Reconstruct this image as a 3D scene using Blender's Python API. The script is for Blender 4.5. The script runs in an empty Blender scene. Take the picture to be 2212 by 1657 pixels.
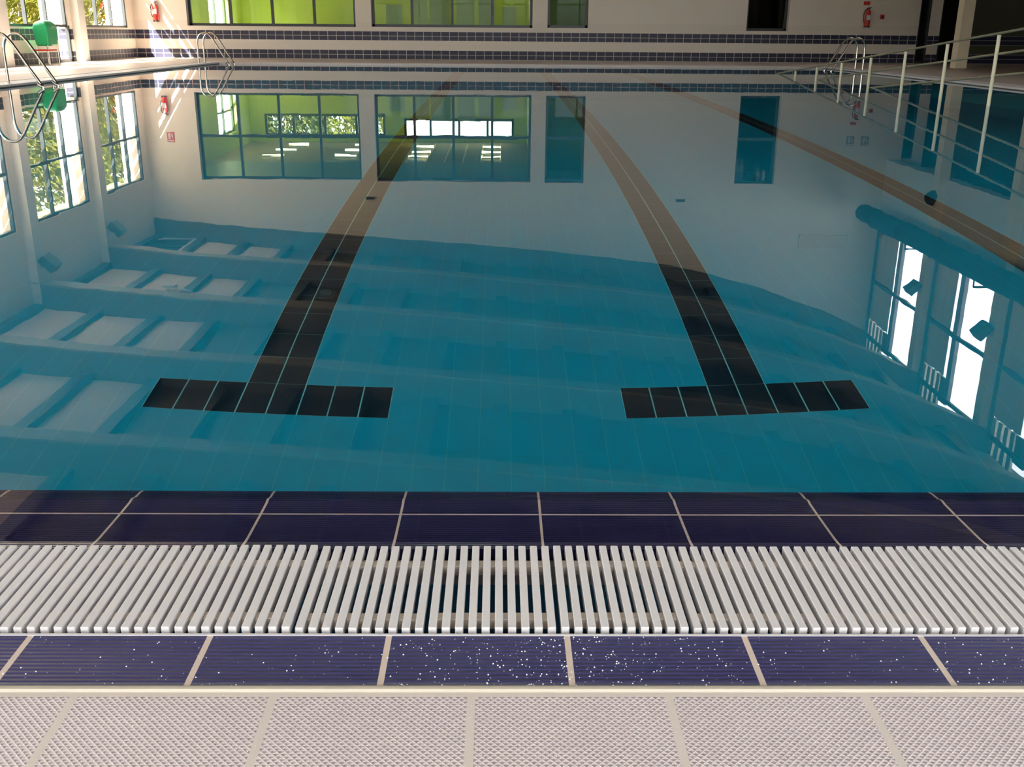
import bpy, math, random
from mathutils import Vector, Matrix
random.seed(4)
S = bpy.context.scene
COL = S.collection

# ------------------------------------------------------------------ camera, exposure
F, P, YW, RL, H = 2172.97, .3360, .0129, .0081, .8123
cy_, sy_ = math.cos(YW), math.sin(YW)
fwd0 = Vector((sy_, cy_, 0)); rt = Vector((cy_, -sy_, 0)); up = Vector((0, 0, 1))
fw = fwd0*math.cos(P) - up*math.sin(P); uc = up*math.cos(P) + fwd0*math.sin(P)
cr = rt*math.cos(RL) + uc*math.sin(RL); cu = uc*math.cos(RL) - rt*math.sin(RL)
cam = bpy.data.cameras.new('camera'); camo = bpy.data.objects.new('camera', cam); COL.objects.link(camo)
cam.sensor_width = 36; cam.lens = F*36/2212; cam.clip_start = .05; cam.clip_end = 300
m = Matrix.Identity(4)
for i in range(3):
    m[i][0] = cr[i]; m[i][1] = cu[i]; m[i][2] = -fw[i]
m[2][3] = H
camo.matrix_world = m
S.camera = camo
S.view_settings.view_transform = 'Standard'; S.view_settings.look = 'None'
S.view_settings.gamma = 1; S.view_settings.use_curve_mapping = False
S.view_settings.exposure = 1.5
cyc = S.cycles
cyc.max_bounces = 12; cyc.diffuse_bounces = 4; cyc.glossy_bounces = 5; cyc.transmission_bounces = 8
cyc.transparent_max_bounces = 12; cyc.caustics_reflective = False; cyc.caustics_refractive = True
cyc.sample_clamp_indirect = 6; cyc.blur_glossy = .3
cyc.use_denoising = True

# ------------------------------------------------------------------ sky and sun
SUN_DIR = Vector((1, 1.25, -1.58)).normalized()
W = bpy.data.worlds.new('sky'); S.world = W; W.use_nodes = True
wn = W.node_tree; wn.nodes.clear()
wo = wn.nodes.new('ShaderNodeOutputWorld'); wb = wn.nodes.new('ShaderNodeBackground')
sk = wn.nodes.new('ShaderNodeTexSky'); sk.sky_type = 'NISHITA'; sk.sun_disc = False
sk.sun_elevation = math.radians(52); sk.sun_rotation = math.radians(-39); sk.dust_density = 2.5
hs = wn.nodes.new('ShaderNodeHueSaturation'); hs.inputs['Saturation'].default_value = .18
wn.links.new(sk.outputs[0], hs.inputs['Color']); wn.links.new(hs.outputs[0], wb.inputs[0])
wb.inputs[1].default_value = .62
wn.links.new(wb.outputs[0], wo.inputs[0])
sl = bpy.data.lights.new('sun', 'SUN'); sl.energy = 30; sl.angle = .009; sl.color = (1, .93, .80)
so = bpy.data.objects.new('sun', sl); COL.objects.link(so)
so.rotation_euler = SUN_DIR.to_track_quat('-Z', 'Y').to_euler(); so.location = (-20, 5, 30)

def portal(loc, rot, sx, sy):
    l = bpy.data.lights.new('daylight_portal', 'AREA'); l.shape = 'RECTANGLE'; l.size = sx; l.size_y = sy
    l.cycles.is_portal = True
    o = bpy.data.objects.new('daylight_portal', l); COL.objects.link(o); o.location = loc; o.rotation_euler = rot

# ------------------------------------------------------------------ key dimensions
XL, XR, YF, YN = -10.5, 11.6, 30.65, -2.4      # left wall, upper right wall, far wall, near wall
PX0, PX1, PY0, PY1 = -7.12, 8.2, 1.480, 26.74 # pool
DK = .045                                      # deck height over the water
CO = [30.6 - 4.15*k for k in range(9)]         # column lines
AX = 16.2                                      # wall of the side aisle
ARC = [(-10.6, 4.62), (-7.4, 4.93), (-3.1, 5.22), (.3, 5.5), (3.1, 5.76), (5.75, 6.12), (8.1, 6.72), (9.9, 7.35), (11.6, 8.08), (12.4, 8.45)]
def arc(x):
    if x <= ARC[0][0]: return ARC[0][1]
    for i in range(len(ARC)-1):
        a, b = ARC[i], ARC[i+1]
        if x <= b[0]:
            p0 = ARC[max(i-1, 0)]; p3 = ARC[min(i+2, len(ARC)-1)]
            t = (x-a[0])/(b[0]-a[0]); d = b[0]-a[0]
            m0 = (b[1]-p0[1])/(b[0]-p0[0])*d; m1 = (p3[1]-a[1])/(p3[0]-a[0])*d
            return (2*t**3-3*t**2+1)*a[1] + (t**3-2*t**2+t)*m0 + (-2*t**3+3*t**2)*b[1] + (t**3-t**2)*m1
    return ARC[-1][1]

# ------------------------------------------------------------------ materials
class NT:
    def __init__(s, name):
        s.m = bpy.data.materials.new(name); s.m.use_nodes = True; s.t = s.m.node_tree; s.t.nodes.clear()
        s.out = s.t.nodes.new('ShaderNodeOutputMaterial')
    def n(s, typ, **k):
        x = s.t.nodes.new(typ)
        for a, b in k.items(): setattr(x, a, b)
        return x
    def put(s, sock, v):
        if isinstance(v, bpy.types.NodeSocket): s.t.links.new(v, sock)
        elif isinstance(v, (tuple, list)) and len(v) == 3 and sock.type == 'RGBA': sock.default_value = (*v, 1)
        else: sock.default_value = v
    def M(s, op, a, b=0.0, c=None):
        x = s.n('ShaderNodeMath', operation=op); s.put(x.inputs[0], a); s.put(x.inputs[1], b)
        if c is not None: s.put(x.inputs[2], c)
        return x.outputs[0]
    def mix(s, f, a, b):
        x = s.n('ShaderNodeMix', data_type='RGBA'); s.put(x.inputs[0], f); s.put(x.inputs[6], a); s.put(x.inputs[7], b)
        return x.outputs[2]
    def pos(s):
        g = s.n('ShaderNodeNewGeometry'); x = s.n('ShaderNodeSeparateXYZ'); s.t.links.new(g.outputs['Position'], x.inputs[0])
        return x.outputs[0], x.outputs[1], x.outputs[2], g.outputs['Position']
    def noise(s, scale, detail=2, vec=None, rough=.5):
        x = s.n('ShaderNodeTexNoise'); x.inputs['Scale'].default_value = scale; x.inputs['Detail'].default_value = detail
        x.inputs['Roughness'].default_value = rough
        if vec is None: vec = s.pos()[3]
        s.t.links.new(vec, x.inputs['Vector']); return x.outputs['Fac']
    def line(s, co, pitch, w, off=0.0):
        # 1 on a joint of width w every pitch
        f = s.M('FRACT', s.M('DIVIDE', s.M('SUBTRACT', co, off - w/2), pitch))
        return s.M('LESS_THAN', f, w/pitch)
    def band(s, co, a, b):
        return s.M('MULTIPLY', s.M('GREATER_THAN', co, a), s.M('LESS_THAN', co, b))
    def bsdf(s, col, rough=.5, metal=0.0, spec=.5, bump=None, bstr=.3, bdist=.01, coat=0.0, **k):
        b = s.n('ShaderNodeBsdfPrincipled'); s.put(b.inputs['Base Color'], col); s.put(b.inputs['Roughness'], rough)
        s.put(b.inputs['Metallic'], metal); s.put(b.inputs['Specular IOR Level'], spec); b.inputs['Coat Weight'].default_value = coat
        for a, v in k.items(): s.put(b.inputs[a], v)
        if bump is not None:
            u = s.n('ShaderNodeBump'); u.inputs['Strength'].default_value = bstr; u.inputs['Distance'].default_value = bdist
            s.put(u.inputs['Height'], bump); s.t.links.new(u.outputs[0], b.inputs['Normal'])
        s.t.links.new(b.outputs[0], s.out.inputs['Surface']); return s.m

def plain(name, col, rough=.5, metal=0.0, var=.06, sc=6, **k):
    t = NT(name); f = t.noise(sc, 3)
    c = t.mix(f, tuple(x*(1-var) for x in col), tuple(min(1, x*(1+var)) for x in col))
    return t.bsdf(c, rough, metal, **k)

NAVY = (.012, .013, .035)
def wall_mat(name, ax, off, hi=(.75, .67, .57)):
    t = NT(name); x, y, z, p = t.pos(); u = x if ax == 0 else y
    pale = t.mix(t.noise(3, 4), tuple(v*.95 for v in hi), tuple(v*1.03 for v in hi))
    grout = (.62, .56, .50)
    tile = t.mix(t.noise(9, 2), NAVY, (.018, .018, .045))
    j = t.M('MAXIMUM', t.line(u, .25, .012, off), t.M('MAXIMUM', t.line(z, .125, .01, .046+.125), 0))
    j2 = t.M('MAXIMUM', t.line(u, .25, .012, off), t.line(z, .125, .01, .558))
    b1 = t.band(z, .558, .808); b2 = t.band(z, .046, .298)
    c1 = t.mix(j2, tile, grout); c2 = t.mix(j, tile, grout)
    plinth = t.mix(t.line(z, .125, .006, .06), tuple(v*.93 for v in hi), tuple(v*.86 for v in hi))
    c = t.mix(t.M('LESS_THAN', z, 1.06), pale, plinth)
    c = t.mix(b1, c, c1); c = t.mix(b2, c, c2)
    r = t.M('SUBTRACT', .66, t.M('MULTIPLY', t.M('MAXIMUM', b1, b2), .18))
    return t.bsdf(c, r, bump=t.noise(40, 3), bstr=.08)
M_farwall = wall_mat('far_wall_plaster_and_tile', 0, -6.733)
M_sidewall = wall_mat('side_wall_plaster_and_tile', 1, .1)
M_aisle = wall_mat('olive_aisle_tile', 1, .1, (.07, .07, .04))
M_plaster = plain('white_plaster', (.72, .69, .64), .65)
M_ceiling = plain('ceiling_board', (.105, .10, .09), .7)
M_beam = plain('grey_roof_beam', (.12, .115, .105), .6)
M_purlin = plain('blue_grey_purlin', (.07, .08, .085), .5)
M_frame = plain('dark_window_frame', (.022, .026, .030), .35)
M_frame_g = plain('dark_olive_frame', (.05, .06, .05), .4)
M_white = plain('white_plastic', (.62, .60, .61), .42)
M_steel = plain('stainless_steel', (.62, .58, .52), .18, 1.0)
M_railsteel = plain('satin_rail_steel', (.34, .30, .21), .35, .6)
M_grn = plain('lime_green_paint', (.50, .62, .13), .6)
M_dgrn = plain('dark_green_paint', (.20, .32, .08), .6)
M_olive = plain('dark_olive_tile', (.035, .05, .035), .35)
M_brown = plain('brown_ceiling_board', (.27, .21, .10), .7)
M_red = plain('red_enamel', (.55, .03, .02), .3)
M_black = plain('black_rubber', (.02, .02, .02), .5)
M_green = plain('green_plastic', (.01, .33, .12), .35)
M_duct = plain('dark_duct_fabric', (.02, .03, .035), .8)
M_flood = plain('grey_lamp_housing', (.06, .08, .085), .35)
M_blind = plain('beige_blind_fabric', (.78, .64, .50), .8)
M_floorin = plain('pale_floor', (.52, .47, .36), .5)
M_cream = plain('cream_column_paint', (.82, .70, .52), .55)
M_deckfar = None

def glass(name, tint, ior=1.45):
    t = NT(name)
    tr = t.n('ShaderNodeBsdfTransparent'); tr.inputs[0].default_value = (*tint, 1)
    gl = t.n('ShaderNodeBsdfGlossy'); gl.inputs['Roughness'].default_value = .02; gl.inputs[0].default_value = (1, 1, 1, 1)
    fr = t.n('ShaderNodeFresnel'); fr.inputs[0].default_value = ior
    mx = t.n('ShaderNodeMixShader'); ge = t.n('ShaderNodeNewGeometry')
    t.put(mx.inputs[0], t.M('MULTIPLY', fr.outputs[0], t.M('SUBTRACT', 1, ge.outputs['Backfacing'])))
    t.t.links.new(tr.outputs[0], mx.inputs[1]); t.t.links.new(gl.outputs[0], mx.inputs[2])
    t.t.links.new(mx.outputs[0], t.out.inputs[0]); return t.m
M_glass = glass('clear_glass', (.97, .98, .97), 1.25)
M_glassg = glass('greenish_glass', (.86, .95, .84), 1.25)
M_glassd = glass('dark_glass', (.45, .52, .42), 1.3)

def tube_mat():
    t = NT('lit_fluorescent_tube'); e = t.n('ShaderNodeEmission'); e.inputs[0].default_value = (1, .9, .6, 1); e.inputs[1].default_value = 3.2
    t.t.links.new(e.outputs[0], t.out.inputs[0]); return t.m
M_tube = tube_mat()

# pool deck of pale anti-slip tiles
def deck_mat():
    t = NT('pale_antislip_tile'); x, y, z, p = t.pos()
    pit = .0093
    a = t.M('DIVIDE', t.M('ADD', x, y), pit); b = t.M('DIVIDE', t.M('SUBTRACT', x, y), pit)
    fa = t.M('ABSOLUTE', t.M('SUBTRACT', t.M('FRACT', a), .5)); fb = t.M('ABSOLUTE', t.M('SUBTRACT', t.M('FRACT', b), .5))
    h = t.M('MAXIMUM', fa, fb)
    dim = t.M('MULTIPLY', t.M('LESS_THAN', fa, .29), t.M('LESS_THAN', fb, .29))
    j = t.M('MAXIMUM', t.line(x, .252, .0105, -.0345), t.line(y, .252, .009, .832))
    base = t.mix(t.noise(14, 4), (.60, .52, .54), (.70, .62, .64))
    c = t.mix(t.M('MULTIPLY', dim, .60), base, (.38, .32, .32))
    c = t.mix(j, c, (.62, .56, .52))
    flat = t.M('MAXIMUM', h, t.M('MULTIPLY', j, .5))
    return t.bsdf(c, .45, bump=flat, bstr=.9, bdist=.004)
M_deck = deck_mat()
def deckfar_mat():
    t = NT('pink_deck_tile'); x, y, z, p = t.pos()
    c = t.mix(t.noise(5, 3), (.55, .43, .37), (.63, .50, .43))
    j = t.M('MAXIMUM', t.line(x, .25, .006), t.line(y, .25, .006))
    return t.bsdf(t.mix(t.M('MULTIPLY', j, .4), c, (.42, .36, .33)), .4, bump=t.noise(200, 2), bstr=.15)
M_deckfar = deckfar_mat()
# ribbed navy tiles
def navy_mat(name, off, pit, rib, ylines=(), jw=.0065, hi=(.050, .050, .165), lo=(.028, .028, .105), rough=.36, edge=None):
    t = NT(name); x, y, z, p = t.pos()
    w = t.M('SINE', t.M('MULTIPLY', y, 2*math.pi/pit))
    w01 = t.M('MULTIPLY', t.M('ADD', w, 1), .5)
    n = t.noise(6, 4)
    c = t.mix(t.M('MULTIPLY', w01, .8), lo, hi)
    c = t.mix(t.M('MULTIPLY', n, .45), c, (.040, .030, .10))
    if edge: c = t.mix(t.M('MULTIPLY', t.M('LESS_THAN', y, edge), .75), c, (.13, .14, .23))
    j = t.line(x, .25, jw, off)
    for yl in ylines: j = t.M('MAXIMUM', j, t.band(y, yl-.0022, yl+.0022))
    c = t.mix(j, c, (.60, .50, .43))
    h = t.M('MULTIPLY', w, t.M('SUBTRACT', 1, j))
    return t.bsdf(c, rough, bump=h, bstr=rib, bdist=.003)
M_navyA = navy_mat('ribbed_navy_tile_dry', -.404, .0087, .5, jw=.0085, edge=1.112)
M_navyB = navy_mat('ribbed_navy_tile_wet', -.6766, .0078, .22, (1.6267,), .0045, (.020, .020, .085), (.010, .010, .045), .25)
# pool basin
def basin_mat(floor):
    t = NT('pool_floor_tile' if floor else 'pool_wall_tile'); x, y, z, p = t.pos()
    n = t.noise(2.2, 4); base = t.mix(n, (.004, .385, .53), (.007, .44, .585))
    u = x if floor else t.M('ADD', x, y)
    off = -.955
    j = t.M('MAXIMUM', t.line(x, .125, .003, off), t.M('MULTIPLY', t.line(y if floor else z, .25, .003, 3.84), .35)) if floor else t.line(z, .125, .004)
    c = t.mix(t.M('MULTIPLY', j, .22), base, (.40, .75, .50))
    if floor:
        mk = None
        for cx in (-.955, 1.018, 2.95):
            ln = t.M('MULTIPLY', t.band(x, cx-.125, cx+.125), t.band(y, 3.84, 24.6))
            tb = t.M('MULTIPLY', t.band(x, cx-.5, cx+.5), t.M('MAXIMUM', t.band(y, 3.84, 4.085), t.band(y, 24.4, 24.65)))
            q = t.M('MAXIMUM', ln, tb); mk = q if mk is None else t.M('MAXIMUM', mk, q)
            jj = t.M('MULTIPLY', q, t.M('MAXIMUM', t.line(x, .125, .0055, cx), t.M('MULTIPLY', t.line(y, .245, .004, 4.085), .3)))
            j = t.M('MAXIMUM', j, jj) if cx == -.955 else t.M('MAXIMUM', j, jj)
            cj = jj if cx == -.955 else t.M('MAXIMUM', cj, jj)
        dark = t.mix(t.noise(7, 3), (.004, .006, .02), (.008, .007, .02))
        c = t.mix(mk, c, dark); c = t.mix(cj, c, (.50, .72, .66))
    return t.bsdf(c, .6)
M_pfloor, M_pwall = basin_mat(True), basin_mat(False)
def water_mat():
    t = NT('pool_water')
    g = t.n('ShaderNodeBsdfPrincipled'); g.inputs['Base Color'].default_value = (1, 1, 1, 1)
    g.inputs['Transmission Weight'].default_value = 1; g.inputs['Roughness'].default_value = 0; g.inputs['IOR'].default_value = 1.333
    x, y, z, p = t.pos()
    u = t.n('ShaderNodeBump'); u.inputs['Strength'].default_value = .010; u.inputs['Distance'].default_value = .02
    t.put(u.inputs['Height'], t.noise(3.0, 2)); t.t.links.new(u.outputs[0], g.inputs['Normal'])
    t.t.links.new(g.outputs[0], t.out.inputs['Surface'])
    v = t.n('ShaderNodeVolumeAbsorption'); v.inputs['Color'].default_value = (.10, .83, .92, 1); v.inputs['Density'].default_value = .30
    t.t.links.new(v.outputs[0], t.out.inputs['Volume'])
    return t.m
M_water = water_mat()
def leaf_mat(name, a, b):
    t = NT(name); c = t.mix(t.noise(3.5, 3), a, b)
    d = t.n('ShaderNodeBsdfDiffuse'); t.put(d.inputs[0], c); tl = t.n('ShaderNodeBsdfTranslucent'); t.put(tl.inputs[0], c)
    mx = t.n('ShaderNodeMixShader'); mx.inputs[0].default_value = .4
    t.t.links.new(d.outputs[0], mx.inputs[1]); t.t.links.new(tl.outputs[0], mx.inputs[2]); t.t.links.new(mx.outputs[0], t.out.inputs[0]); return t.m
M_leaf = leaf_mat('yellow_green_leaves', (.03, .06, .012), (.20, .17, .03))
M_leaf2 = leaf_mat('green_leaves', (.02, .04, .015), (.13, .12, .04))
M_bark = plain('grey_bark', (.16, .13, .10), .9)
M_ground = plain('dry_ground', (.30, .26, .18), .9)
M_frost = plain('pale_plastic_sheet', (.55, .60, .36), .3)
M_water_drop = plain('white_granules', (.85, .86, .9), .25)

# ------------------------------------------------------------------ mesh helpers
class MB:
    def __init__(s): s.v = []; s.f = []
    def add(s, vs, fs):
        o = len(s.v); s.v += [tuple(v) for v in vs]; s.f += [tuple(i+o for i in f) for f in fs]; return s
    def box(s, x0, x1, y0, y1, z0, z1):
        if x0 > x1: x0, x1 = x1, x0
        if y0 > y1: y0, y1 = y1, y0
        return s.add([(x0,y0,z0),(x1,y0,z0),(x1,y1,z0),(x0,y1,z0),(x0,y0,z1),(x1,y0,z1),(x1,y1,z1),(x0,y1,z1)],
                     [(0,3,2,1),(4,5,6,7),(0,1,5,4),(1,2,6,5),(2,3,7,6),(3,0,4,7)])
    def obox(s, c, a, b, n, ha, hb, hn):
        c, a, b, n = map(Vector, (c, a, b, n)); vs = []
        for k in (-1, 1):
            for i, j in ((-1,-1),(1,-1),(1,1),(-1,1)): vs.append(c + a*ha*i + b*hb*j + n*hn*k)
        return s.add(vs, [(0,3,2,1),(4,5,6,7),(0,1,5,4),(1,2,6,5),(2,3,7,6),(3,0,4,7)])
    def tube(s, pts, r, n=10, caps=True):
        pts = [Vector(p) for p in pts]; rr = r if isinstance(r, (list, tuple)) else [r]*len(pts); rings = []; nrm = None
        for i, p in enumerate(pts):
            d = (pts[min(i+1, len(pts)-1)] - pts[max(i-1, 0)]).normalized()
            if nrm is None: nrm = d.orthogonal().normalized()
            nrm = (nrm - d*nrm.dot(d)).normalized(); bn = d.cross(nrm)
            rings.append([p + (nrm*math.cos(2*math.pi*k/n) + bn*math.sin(2*math.pi*k/n))*rr[i] for k in range(n)])
        vs = [v for g in rings for v in g]; fs = []
        for i in range(len(pts)-1):
            for k in range(n): fs.append((i*n+k, i*n+(k+1)%n, (i+1)*n+(k+1)%n, (i+1)*n+k))
        if caps: fs += [tuple(range(n-1, -1, -1)), tuple((len(pts)-1)*n+k for k in range(n))]
        return s.add(vs, fs)
    def prism(s, prof, axis, a, b):
        # prof: list of 2D points, extruded along axis from a to b
        def P3(p, t): return {0: (t, p[0], p[1]), 1: (p[0], t, p[1]), 2: (p[0], p[1], t)}[axis]
        n = len(prof); vs = [P3(p, a) for p in prof] + [P3(p, b) for p in prof]
        return s.add(vs, [tuple(range(n)), tuple(range(2*n-1, n-1, -1))] + [(i, i+n, (i+1)%n+n, (i+1)%n) for i in range(n)])
    def grid(s, axis, a, b, us, zs, solid):
        # wall slab between planes a and b, cells by solid(u,z)
        idx = {}; 
        def V(u, z, t):
            k = (round(u,4), round(z,4), t)
            if k not in idx:
                idx[k] = len(s.v); s.v.append((t, u, z) if axis == 0 else (u, t, z))
            return idx[k]
        nu, nz = len(us)-1, len(zs)-1
        g = [[solid((us[i]+us[i+1])/2, (zs[j]+zs[j+1])/2) for j in range(nz)] for i in range(nu)]
        at = lambda i, j: 0 <= i < nu and 0 <= j < nz and g[i][j]
        for i in range(nu):
            for j in range(nz):
                if not g[i][j]: continue
                u0, u1, z0, z1 = us[i], us[i+1], zs[j], zs[j+1]
                for t in (a, b): s.f.append((V(u0,z0,t), V(u1,z0,t), V(u1,z1,t), V(u0,z1,t)))
                if not at(i-1, j): s.f.append((V(u0,z0,a), V(u0,z1,a), V(u0,z1,b), V(u0,z0,b)))
                if not at(i+1, j): s.f.append((V(u1,z0,a), V(u1,z1,a), V(u1,z1,b), V(u1,z0,b)))
                if not at(i, j-1): s.f.append((V(u0,z0,a), V(u1,z0,a), V(u1,z0,b), V(u0,z0,b)))
                if not at(i, j+1): s.f.append((V(u0,z1,a), V(u1,z1,a), V(u1,z1,b), V(u0,z1,b)))
        return s
    def build(s, name, mat, parent=None, bevel=0, smooth=False, origin=None):
        me = bpy.data.meshes.new(name); vs = s.v
        if origin: vs = [(v[0]-origin[0], v[1]-origin[1], v[2]-origin[2]) for v in vs]
        me.from_pydata(vs, [], s.f); me.materials.append(mat)
        import bmesh
        bm = bmesh.new(); bm.from_mesh(me); bmesh.ops.recalc_face_normals(bm, faces=bm.faces); bm.to_mesh(me); bm.free()
        if smooth:
            for p in me.polygons: p.use_smooth = True
            if hasattr(me, 'set_sharp_from_angle'): me.set_sharp_from_angle(angle=math.radians(40))
        me.update()
        o = bpy.data.objects.new(name, me); COL.objects.link(o)
        if origin: o.location = origin
        if parent: o.parent = parent
        if bevel:
            b = o.modifiers.new('bevel', 'BEVEL'); b.width = bevel; b.segments = 2; b.limit_method = 'ANGLE'
        return o
def tag(o, label, cat, group=None, kind=None):
    o['label'] = label; o['category'] = cat
    if group: o['group'] = group
    if kind: o['kind'] = kind
    return o
def st(o, label=None):
    o['kind'] = 'structure'
    if label: o['label'] = label
    return o
def empty(name, loc=(0, 0, 0)):
    o = bpy.data.objects.new(name, None); COL.objects.link(o); o.location = loc; o.empty_display_size = .1; return o
def copy_tree(o, parent=None):
    c = o.copy(); COL.objects.link(c)
    if parent: c.parent = parent
    for ch in list(o.children): copy_tree(ch, c)
    return c
def dense(vals, step):
    out = sorted(set(round(v, 4) for v in vals)); return out
def box1(name, mat, *a, parent=None, bevel=0):
    return MB().box(*a).build(name, mat, parent, bevel)

# ------------------------------------------------------------------ room shell
# left wall with its windows and the glass door
LW = []                                                   # (y0, y1) of each left window
for k in range(8): LW.append((CO[k+1]+.5, CO[k]-.45))
DOOR = (25.33, 26.12)
holes = [(a, b, .85, 3.37) for a, b in LW] + [(DOOR[0], DOOR[1], DK, .9)]
def solid_for(holes):
    return lambda u, z: not any(h[0] < u < h[1] and h[2] < z < h[3] for h in holes)
us = dense([YN, YF+.3] + [v for h in holes for v in h[:2]], 1); zs = dense([-.2, 5.3] + [v for h in holes for v in h[2:]], 1)
st(MB().grid(0, XL, XL-.3, us, zs, solid_for(holes)).build('wall_left', M_sidewall), 'white left wall with navy tile bands')

# far wall
FW = [(-8.97, -4.17, .92, 3.43, 4), (-3.72, .90, .93, 3.45, 4), (1.33, 2.50, .94, 3.47, 1), (7.06, 8.26, .90, 3.47, 1)]
fh = [h[:4] for h in FW] + [(12.03, 12.36, DK, 2.70), (12.66, 13.24, DK, 2.95)]
us = dense([XL-.3, AX+.3] + [v for h in fh for v in h[:2]], 1); zs = dense([-.2, 4.4] + [v for h in fh for v in h[2:]], 1)
b = MB().grid(1, YF, YF+.3, us, zs, solid_for(fh))
prof = [(XL-.3, 4.4)] + [(XR+.3, 4.4)] + [(x, arc(x)+.6) for x in [XR+.3 - (XR-XL+.6)*i/40 for i in range(41)]]
b.prism(prof, 1, YF, YF+.3)
st(b.build('wall_far', M_farwall), 'white far wall with two navy tile bands')
# near wall behind the camera
NW = [(-9.5+3.2*i, -9.5+3.2*i+2.8, .35, 4.2) for i in range(6)]
us = dense([XL-.3, AX+.3] + [v for h in NW for v in h[:2]], 1)
st(MB().grid(1, YN, YN-.3, us, [-.2, .35, 4.2, 9.2], solid_for(NW)).build('wall_near', M_plaster))
st(box1('trim_added_sun_block', M_plaster, XL, AX, YN-1.6, YN-.3, 4.4, 4.6))  # unseen canopy, added to keep direct sun off the near deck
# upper right wall: parapet over the aisle opening, posts and clerestory
st(MB().box(XR, XR+.3, YN, YF, 2.72, 4.25).build('wall_right', M_plaster), 'white wall over the side aisle opening')
st(MB().box(XR, XR+.3, YN, YF, 8.72, 9.3).build('trim_1', M_plaster))
# side aisle
b = MB().grid(0, AX, AX+.3, [YN, 24.6, 27.6, YF+.3], [-.2, 1.15, 2.35, 4.4], lambda u, z: not (24.6 < u < 27.6 and 1.15 < z < 2.35) or True)
st(b.build('wall_aisle', M_aisle), 'tiled wall along the dim side aisle')
st(MB().box(13.55, AX, YF-.02, YF+.01, DK, 3.30).build('wall_aisle_end', M_aisle), 'olive tiled end of the side aisle')
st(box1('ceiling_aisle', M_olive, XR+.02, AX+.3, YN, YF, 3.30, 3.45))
# ceiling shell
xs = [XL-.3 + (XR+.9-XL)*i/44 for i in range(45)]
prof = [(x, arc(x)+.53) for x in xs] + [(x, arc(x)+.68) for x in reversed(xs)]
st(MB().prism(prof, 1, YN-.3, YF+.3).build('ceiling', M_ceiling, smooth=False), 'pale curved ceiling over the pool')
M_lit_soffit = plain('painted_light_beam_soffit', (.30, .25, .19), .6)  # paler than the beams, paints in the light along their undersides
# arched beams on every column line
xs = [XL + (XR-XL)*i/44 for i in range(45)]
prof = [(x, arc(x)-.03) for x in xs] + [(x, arc(x)+.54) for x in reversed(xs)]
for k, yc in enumerate(CO):
    y0, y1 = (yc-.19, yc+.19) if k else (YF-.14, YF-.001)
    st(MB().prism(prof, 1, y0, y1).build('trim_beam', M_beam), 'grey arched roof beam')
    if k == 0: continue
    q = [(x, arc(x)-.03) for x in xs]
    st(MB().prism([(x, z-.035) for x, z in q] + [(x, z) for x, z in reversed(q)], 1, y0-.01, y1+.01).build('trim_lit_soffit', M_lit_soffit), 'underside board of a roof beam, coloured paler for the light on it')
# purlins
M_bounce_panel = plain('painted_bounce_light_panel', (.68, .55, .44), .7)  # paler than the ceiling: sunlight bounced off the deck, put into the colour
px = -10.38
while px < XR:
    for k in range(8):
        y0, y1 = CO[k+1]+.19, CO[k]-.19 if k else YF
        if y0 < 5: continue
        dz = arc(px+.12) - arc(px-.12)
        z0 = arc(px)+.53
        st(MB().box(px-.12, px+.12, y0, y1, z0-.13-abs(dz)/2, z0+.02).build('trim_purlin', M_purlin), 'blue grey ceiling purlin')
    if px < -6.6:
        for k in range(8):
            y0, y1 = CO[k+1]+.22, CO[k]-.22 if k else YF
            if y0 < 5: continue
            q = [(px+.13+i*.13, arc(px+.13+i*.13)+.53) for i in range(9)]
            st(MB().prism([(x, z-.025) for x, z in q] + [(x, z) for x, z in reversed(q)], 1, y0, y1).build('trim_bounce_light_panel', M_bounce_panel), 'ceiling panel near the left wall, coloured paler for bounced sunlight')
    px += 1.30
# columns
for k, yc in enumerate(CO):
    if k == 0: continue
    st(box1('trim_column', M_plaster, XL, XL+.19, yc-.2, yc+.2, DK, 5.15), 'white column on the left wall')
    st(MB().box(XR-.22, XR+.06, yc-.16, yc+.16, DK, 8.9).build('trim_column', M_cream), 'cream column on the right')
    st(MB().box(XR-.02, XR+.30, yc+.16, yc+.48, 2.6, 8.9).build('trim_column', M_beam))

# ------------------------------------------------------------------ floor, gutter, pool
GY0, GY1 = 1.2227, 1.480
st(MB().box(XL, PX0-.45, -3.2, YF, -.3, DK).build('floor', M_deckfar), 'pink deck tiles on the left of the pool')
st(box1('floor_right', M_deckfar, PX1+.45, AX, GY0+.5, YF, -.3, DK), 'pink deck tiles on the right of the pool')
st(box1('floor_far', M_deckfar, PX0-.45, PX1+.45, PY1+.3, YF, -.3, DK))
st(box1('floor_near', M_deck, PX0-.45, AX, YN, 1.088, -.3, .012), 'pale diamond pattern deck tiles')
# rounded pale bead between deck and navy tiles
pts = [(1.0885, -.05), (1.0885, .0125), (1.0905, .0155), (1.0950, .0165), (1.0985, .0150), (1.1, .0110), (1.1, -.05)]
st(MB().prism(pts, 0, PX0-.45, PX1+2).build('trim_bead', plain('cream_bead', (.48, .43, .35), .35), smooth=True), 'cream rounded bead trim')
st(box1('trim_navy_tiles', M_navyA, PX0-.45, PX1+2, 1.1, GY0-.004, -.15, .0102), 'dry ribbed navy tiles in front of the grating')
st(box1('trim_angle', M_white, PX0-.45, PX1+2, GY0-.004, GY0+.0005, -.05, .0112), 'white angle strip along the grating')
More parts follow.
